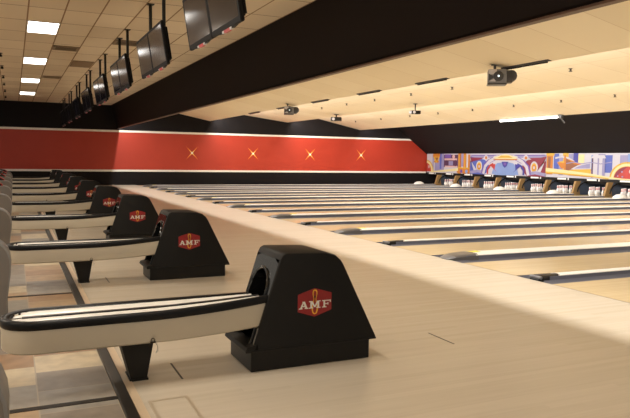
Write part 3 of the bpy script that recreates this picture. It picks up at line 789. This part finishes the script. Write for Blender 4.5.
crab += [('p_navy', [(.455, .62), (.545, .62), (.525, .42), (.5, .34), (.475, .42)]), ('p_violet', ell(.5, .52, .02, .07)), ('p_sky', [(.36, .0), (.64, .0), (.60, .22), (.5, .30), (.40, .22)]),
         ('p_gold', [(.40, .80), (.6, .80), (.55, .90), (.45, .90)])]
mural('middle mural with blue and white arching shapes and gold rings', 29.2, 23.53, clip(crab), 'p_white')

left = [('p_white', rc(0, 1, 0, 1)), ('p_lav', rc(.14, .42, .05, .95)), ('p_white', rc(.17, .2, .05, .9)), ('p_blue', rc(.32, .36, .2, 1)), ('p_lav', rc(.36, .42, .4, 1)),
        ('p_org', rc(.15, .32, .82, 1)), ('p_gold', [(.16, .84), (.31, .84), (.26, .52), (.21, .52)]), ('p_brown', [(.2, .8), (.28, .8), (.25, .6)]), ('p_org', [(.17, .55), (.22, .52), (.2, .66)]), ('p_org', [(.31, .55), (.25, .52), (.27, .66)]),
        ('p_plum', rc(.42, .74, .30, .95)), ('p_violet', rc(.44, .58, .78, .97)), ('p_pink', rc(.43, .72, .66, .76)), ('p_pink', rc(.44, .73, .30, .38)), ('p_lav', rc(.53, .63, .40, .62)), ('p_plum', ell(.49, .52, .035, .15)), ('p_pink', ell(.64, .85, .03, .10)), ('p_plum', ell(.68, .52, .04, .16)),
        ('p_org', rc(.745, .81, .0, 1)), ('p_gold', rc(.76, .775, .0, .95)), ('p_lav', rc(.81, .86, .35, 1)), ('p_brown', rc(.785, .80, .3, .95)), ('p_org', rc(.86, .92, .0, 1)), ('p_gold', rc(.885, .90, .1, .95)), ('p_white', rc(.925, .96, .25, 1)), ('p_org', rc(.96, 1, .0, .95)),
        ('p_org', rc(.72, 1, .03, .26)), ('p_violet', ell(.82, .12, .028, .09)), ('p_sky', ell(.93, .12, .028, .09)), ('p_gold', rc(.74, .99, .26, .31)),
        ('p_pale', band([(.10, .03), (.4, .10), (.75, .20)], [.03, .05, .07])),
        ('p_gold', ell(.0, .05, .175, .62, 0, 90)), ('p_pale', ell(.0, .05, .155, .56, 0, 90)), ('p_org', ell(.0, .05, .12, .46, 0, 90)), ('p_red', ell(.0, .05, .112, .44, 0, 90)), ('p_pink', ell(.06, .30, .022, .085))]
left = [(m, (pts + [(0, .05)]) if abs(pts[0][1] - .05) < 1e-6 and abs(pts[0][0]) < .2 and len(pts) == 29 else pts) for m, pts in left]
mural('left mural with purple machine picture, beside the red wall', 33.36, 29.2, clip(left), 'p_white')
mural('far right mural beyond the red orb, outside the picture', 17.85, 12.17, clip(mir(side)), 'p_white')

# dark machine header with the number plates under the murals
hd = MB().box(MASK_X - .02, MASK_X + .10, 10.0, WALL_Y - .1, .595, ZB, 'black', .006)
struct(hd, 'trim_8')
pl = None
pw = {6: 'just outside the right edge', 7: 'under the red orb, cut by the right edge', 8: 'between the grey tower and the red orb', 9: 'under the orange sail shapes', 10: 'under the right mural orange pillar', 11: 'under the right gold ring', 12: 'right of the blue mural centre', 13: 'left of the blue mural centre', 14: 'under the left gold ring', 15: 'under the purple machine picture'}
for k in range(7, 16):
    y = div_y(k) + HALF / 2 + .30
    if y > WALL_Y - .4: y = WALL_Y - .9
    lab = 'white lane plate on the black header, ' + pw[k]
    if pl is None:
        pl = tag(MB().box(-.012, 0, -.26, .26, -.035, .04, 'plate', .004).box(-.014, 0, -.42, -.36, -.05, .05, 'plate').build('lane_plate', None, (MASK_X - .021, y, .665)), lab, 'lane plate', 'white lane plates under the murals')
    else: dup(pl, (MASK_X - .021, y, .665), lab)

# ------------------------------------------------------------------ stars on the red wall
st = None
for i, (x, z) in enumerate(((8.417, 1.64), (11.75, 1.66), (15.12, 1.665), (18.37, 1.68))):
    lab = f'{["first gold four-pointed star from the left", "second gold four-pointed star from the left", "third gold four-pointed star from the left", "fourth gold star, nearest the mural corner"][i]} on the red wall'
    if st is None:
        st = empty('wall_star', (x, WALL_Y - .004, z), lab, 'star', 'gold stars along the red wall')
        o_ = MB(); y_ = MB()
        for a in (47, 133, 227, 313):
            r = math.radians(a); d = Vector((math.cos(r), 0, math.sin(r))); n_ = Vector((-d.z, 0, d.x)); L_ = .46
            o_.add([d * .01 + n_ * .035, d * L_, d * .01 - n_ * .035, d * .01 + n_ * .035 + Vector((0, .006, 0)), d * L_ + Vector((0, .006, 0)), d * .01 - n_ * .035 + Vector((0, .006, 0))], [(0, 1, 2), (3, 4, 5), (0, 1, 4, 3), (1, 2, 5, 4)], 'star_o')
            y_.add([n_ * .034 + Vector((0, -.002, 0)), d * .22 + Vector((0, -.002, 0)), n_ * -.034 + Vector((0, -.002, 0))], [(0, 1, 2)], 'star_y')
        o_.build('rays', st); y_.build('inner_rays', st)
        MB().lathe([(.05, -.008), (.05, -.003)], (0, 0, 0), 'star_w', 14, 'y').build('centre', st)
    else: dup(st, (x, WALL_Y - .004, z), lab)

# ------------------------------------------------------------------ fittings on the baffles
bl = None
bw = ['nearest, right of the big projector', 'second, beside the first bare stretch of lip', 'third along the lip', 'fourth along the lip, above the third projector', 'fifth along the lip, beside the farther projector', 'farthest, close to the black wall']
for i, (a, b_) in enumerate(((9.52, 10.85), (12.72, 14.05), (15.85, 17.1), (19.1, 20.4), (22.3, 23.6), (25.6, 26.9))):
    lab = 'black light bar under the first ceiling lip, ' + bw[i]
    if bl is None:
        bl = empty('black_light_bar', (9.28, (a + b_) / 2 + .02, 3.31), lab, 'light fixture', 'black light bars under the ceiling lip')
        MB().box(-.05, .05, -.66, .66, .0, .075, 'dgrey', .008).build('housing', bl)
        MB().tube([(0, -.60, -.012), (0, .60, -.012)], .018, 'gloss', 8).build('tube', bl, smooth=True)
    else: dup(bl, (9.28, (a + b_) / 2 + .02, 3.31), lab)

def scanner(loc, label, s=1., rz=0.):
    root = empty('effect_projector', loc, label, 'projector', 'effect projectors under the ceiling baffles', rz)
    root.scale = (s, s, s)
    MB().box(-.20, .20, -.16, .16, -.36, -.04, 'mgrey', .03).box(-.19, -.02, -.165, -.15, -.16, -.05, 'lgrey', .004).build('housing', root)
    MB().box(-.21, .21, -.17, .17, -.385, -.345, 'dgrey', .02).build('base_tray', root)
    MB().lathe([(.115, -.158), (.11, -.185), (.075, -.20), (.02, -.205)], (.02, 0, -.20), 'dgrey', 18, 'y').build('lens_ring', root, smooth=True)
    MB().lathe([(.022, -.204), (.018, -.212)], (.02, 0, -.20), 'lamp_dot', 12, 'y').build('lens', root)
    MB().prism([(-.19, -.14), (-.06, -.22), (-.19, -.30)], -.175, -.158, 'dgrey').prism([(-.18, -.31), (-.05, -.24), (-.04, -.32)], -.175, -.158, 'lgrey').build('mirror_shutter', root)
    MB().lathe([(.07, .18), (.13, .22), (.14, .30), (.12, .38), (.07, .42), (.03, .44)], (.30, -.30, -.18), 'dgrey', 12, 'y').box(.16, .34, -.12, .12, -.34, -.06, 'dgrey', .03).build('motor_housing', root, smooth=True)
    MB().tube([(-.05, 0, -.06), (-.05, 0, .09)], .03, 'dgrey', 8).box(-.13, .03, -.05, .05, .055, .075, 'dgrey').build('bracket', root)
scanner((9.08, 10.80, 3.315), 'large grey effect projector hanging at the right, round lens with a bright dot', .92, math.radians(-35))
scanner((9.08, 22.0, 3.315), 'smaller grey effect projector hanging far down the first ceiling lip', .85, math.radians(-20))

def spot_beamer(loc, label, stem, rz=0., s=1.):
    root = empty('ceiling_projector', loc, label, 'projector', 'black projectors under the second ceiling lip', rz)
    root.scale = (s, s, s)
    MB().lathe([(.11, .0), (.11, -.02), (.03, -.03), (.025, -stem)], (0, 0, 0), 'black', 12).build('stem', root, smooth=True)
    MB().box(-.24, .24, -.17, .17, -stem - .17, -stem, 'black', .03).build('housing', root, smooth=True)
    MB().lathe([(.07, -.17), (.065, -.215), (.05, -.22)], (-.12, 0, -stem - .09), 'lgrey', 14, 'y').build('lens', root, smooth=True)
    MB().box(-.27, -.20, -.12, .12, -stem - .15, -stem - .03, 'lgrey', .01).build('pale_end', root)
spot_beamer((13.2, 20.05, 3.44), 'black projector on a stem under the second ceiling lip', .34, math.radians(-10), .72)
spot_beamer((13.3, 26.6, 3.43), 'black projector tucked high by the far end of the second lip', .12, math.radians(-30))

hd0 = None
def head(x, y, z, lab, grp):
    global hd0
    if hd0 is None:
        hd0 = tag(MB().lathe([(.05, .02), (.05, 0), (.022, -.01), (.022, -.05), (.045, -.06), (.04, -.07)], (0, 0, 0), 'ventd', 10).build('sprinkler_head', None, (x, y, z), smooth=True), lab, 'sprinkler', grp)
    else:
        o = dup(hd0, (x, y, z), lab); o['group'] = grp
o6 = ['nearest', 'second', 'third', 'fourth', 'fifth', 'farthest']
for i, y in enumerate((11.67, 16.27, 18.5, 20.9, 23.1, 25.4)):
    head(12.0, y, 3.61, f'{o6[i]} small dark sprinkler head on the middle white ceiling slope', 'sprinkler heads on the middle ceiling slope')
o8 = ['nearest', 'second', 'third', 'fourth', 'fifth', 'sixth', 'seventh', 'farthest']
for i, y in enumerate((14.35, 16.5, 18.77, 21.13, 23.45, 25.64, 28.25, 30.9)):
    head(16.6, y, 3.468, f'{o8[i]} small dark sprinkler head on the far white ceiling slope', 'sprinkler heads on the far ceiling slope')

tl = empty('tube_light', (18.17, 19.75, 3.062), 'lit white tube light under the last ceiling lip, above the dark masking', 'tube light')
MB().box(-.05, .05, -1.6, 1.6, .035, .085, 'frame', .006).build('housing', tl)
MB().tube([(0, -1.55, .0), (0, 1.55, .0)], .035, 'tube', 10).build('tube', tl, smooth=True)
MB().box(-.05, .06, -1.78, -1.62, -.06, .08, 'dgrey', .01).tube([(0, -1.72, -.05), (.05, -1.85, -.22)], .03, 'dgrey', 8).build('end_bracket', tl)

# dark joints where the floor covers over the ball tracks end
for n_ in range(4):
    for x in (.94, 3.02):
        struct(MB().box(x - .006, x + .006, RY + PITCH * n_ - .17, RY + PITCH * n_ + .17, -.01, .0012, 'steel'), 'floor_joint')

# little access hatch in the approach boards
ht = MB()
for a in ((.67, .90, 3.10, 3.12), (.67, .90, 3.66, 3.68), (.67, .69, 3.12, 3.66), (.88, .90, 3.12, 3.66)): ht.box(*a, -.002, .0015, 'hatch_edge')
tag(ht.build('floor_hatch'), 'pale framed hatch in the wooden approach by the nearest trough leg', 'hatch')

# ------------------------------------------------------------------ lights
def area(name, loc, sx, sy, watts, col=(1, .95, .88), rot=(0, 0, 0), spread=180):
    d = bpy.data.lights.new(name, 'AREA'); d.shape = 'RECTANGLE'; d.size = sx; d.size_y = sy; d.energy = watts; d.color = col
    d.spread = math.radians(spread)
    o = bpy.data.objects.new(name, d); COL.objects.link(o); o.location = loc; o.rotation_euler = rot; return o
ylen = WALL_Y - NEAR_Y - .4; ymid = (WALL_Y + NEAR_Y) / 2
WARM = (1, .965, .91)
area('strip_lamp', (4.93, ymid, 3.66), .10, ylen, 840, WARM)
area('strip_lamp', (9.60, ymid, 3.52), .10, ylen, 900, WARM, (0, math.radians(-55), 0))
area('strip_lamp', (14.02, ymid, 3.58), .10, ylen, 900, WARM, (0, math.radians(-55), 0))
area('strip_lamp', (18.48, ymid, 3.45), .10, ylen, 520, (1, .97, .94), (0, math.radians(-50), 0))
# troffers of the seating side that hang outside the picture
for x in (.58, -2.35, -5.3):
    for y in (-.8, 4.16, 9.14):
        area('troffer_lamp', (x, y, 3.87), .54, 1.2, 47, (1, .91, .78))
for x in (-2.35, -5.3):
    for y in (14.12, 19.1, 24.1): area('troffer_lamp', (x, y, 3.87), .54, 1.2, 47, (1, .91, .78))
w = bpy.data.worlds.new('World'); S.world = w; w.use_nodes = True
w.node_tree.nodes['Background'].inputs[0].default_value = (1, .90, .76, 1)
w.node_tree.nodes['Background'].inputs[1].default_value = .30

# ------------------------------------------------------------------ camera
cd = bpy.data.cameras.new('Camera'); cam = bpy.data.objects.new('Camera', cd); COL.objects.link(cam)
F = Vector((0.41861946, 0.90503241, -0.07532649)); Rv = Vector((0.90796166, -0.41882606, 0.0137967)); U = Vector((0.01906223, 0.07416914, 0.99706347))
mw = Matrix.Identity(4)
for i in range(3): mw[i][0] = Rv[i]; mw[i][1] = U[i]; mw[i][2] = -F[i]
mw[2][3] = 1.3833
cam.matrix_world = mw
cd.sensor_width = 36; cd.sensor_fit = 'HORIZONTAL'; cd.lens = 652.799 * 36 / 630
cd.clip_start = .02; cd.clip_end = 200
S.camera = cam
S.view_settings.view_transform = 'Standard'; S.view_settings.look = 'None'; S.view_settings.gamma = 1
S.view_settings.use_curve_mapping = False; S.view_settings.exposure = .2
S.cycles.use_denoising = True
S.cycles.max_bounces = 8; S.cycles.diffuse_bounces = 5
S.cycles.sample_clamp_indirect = 8
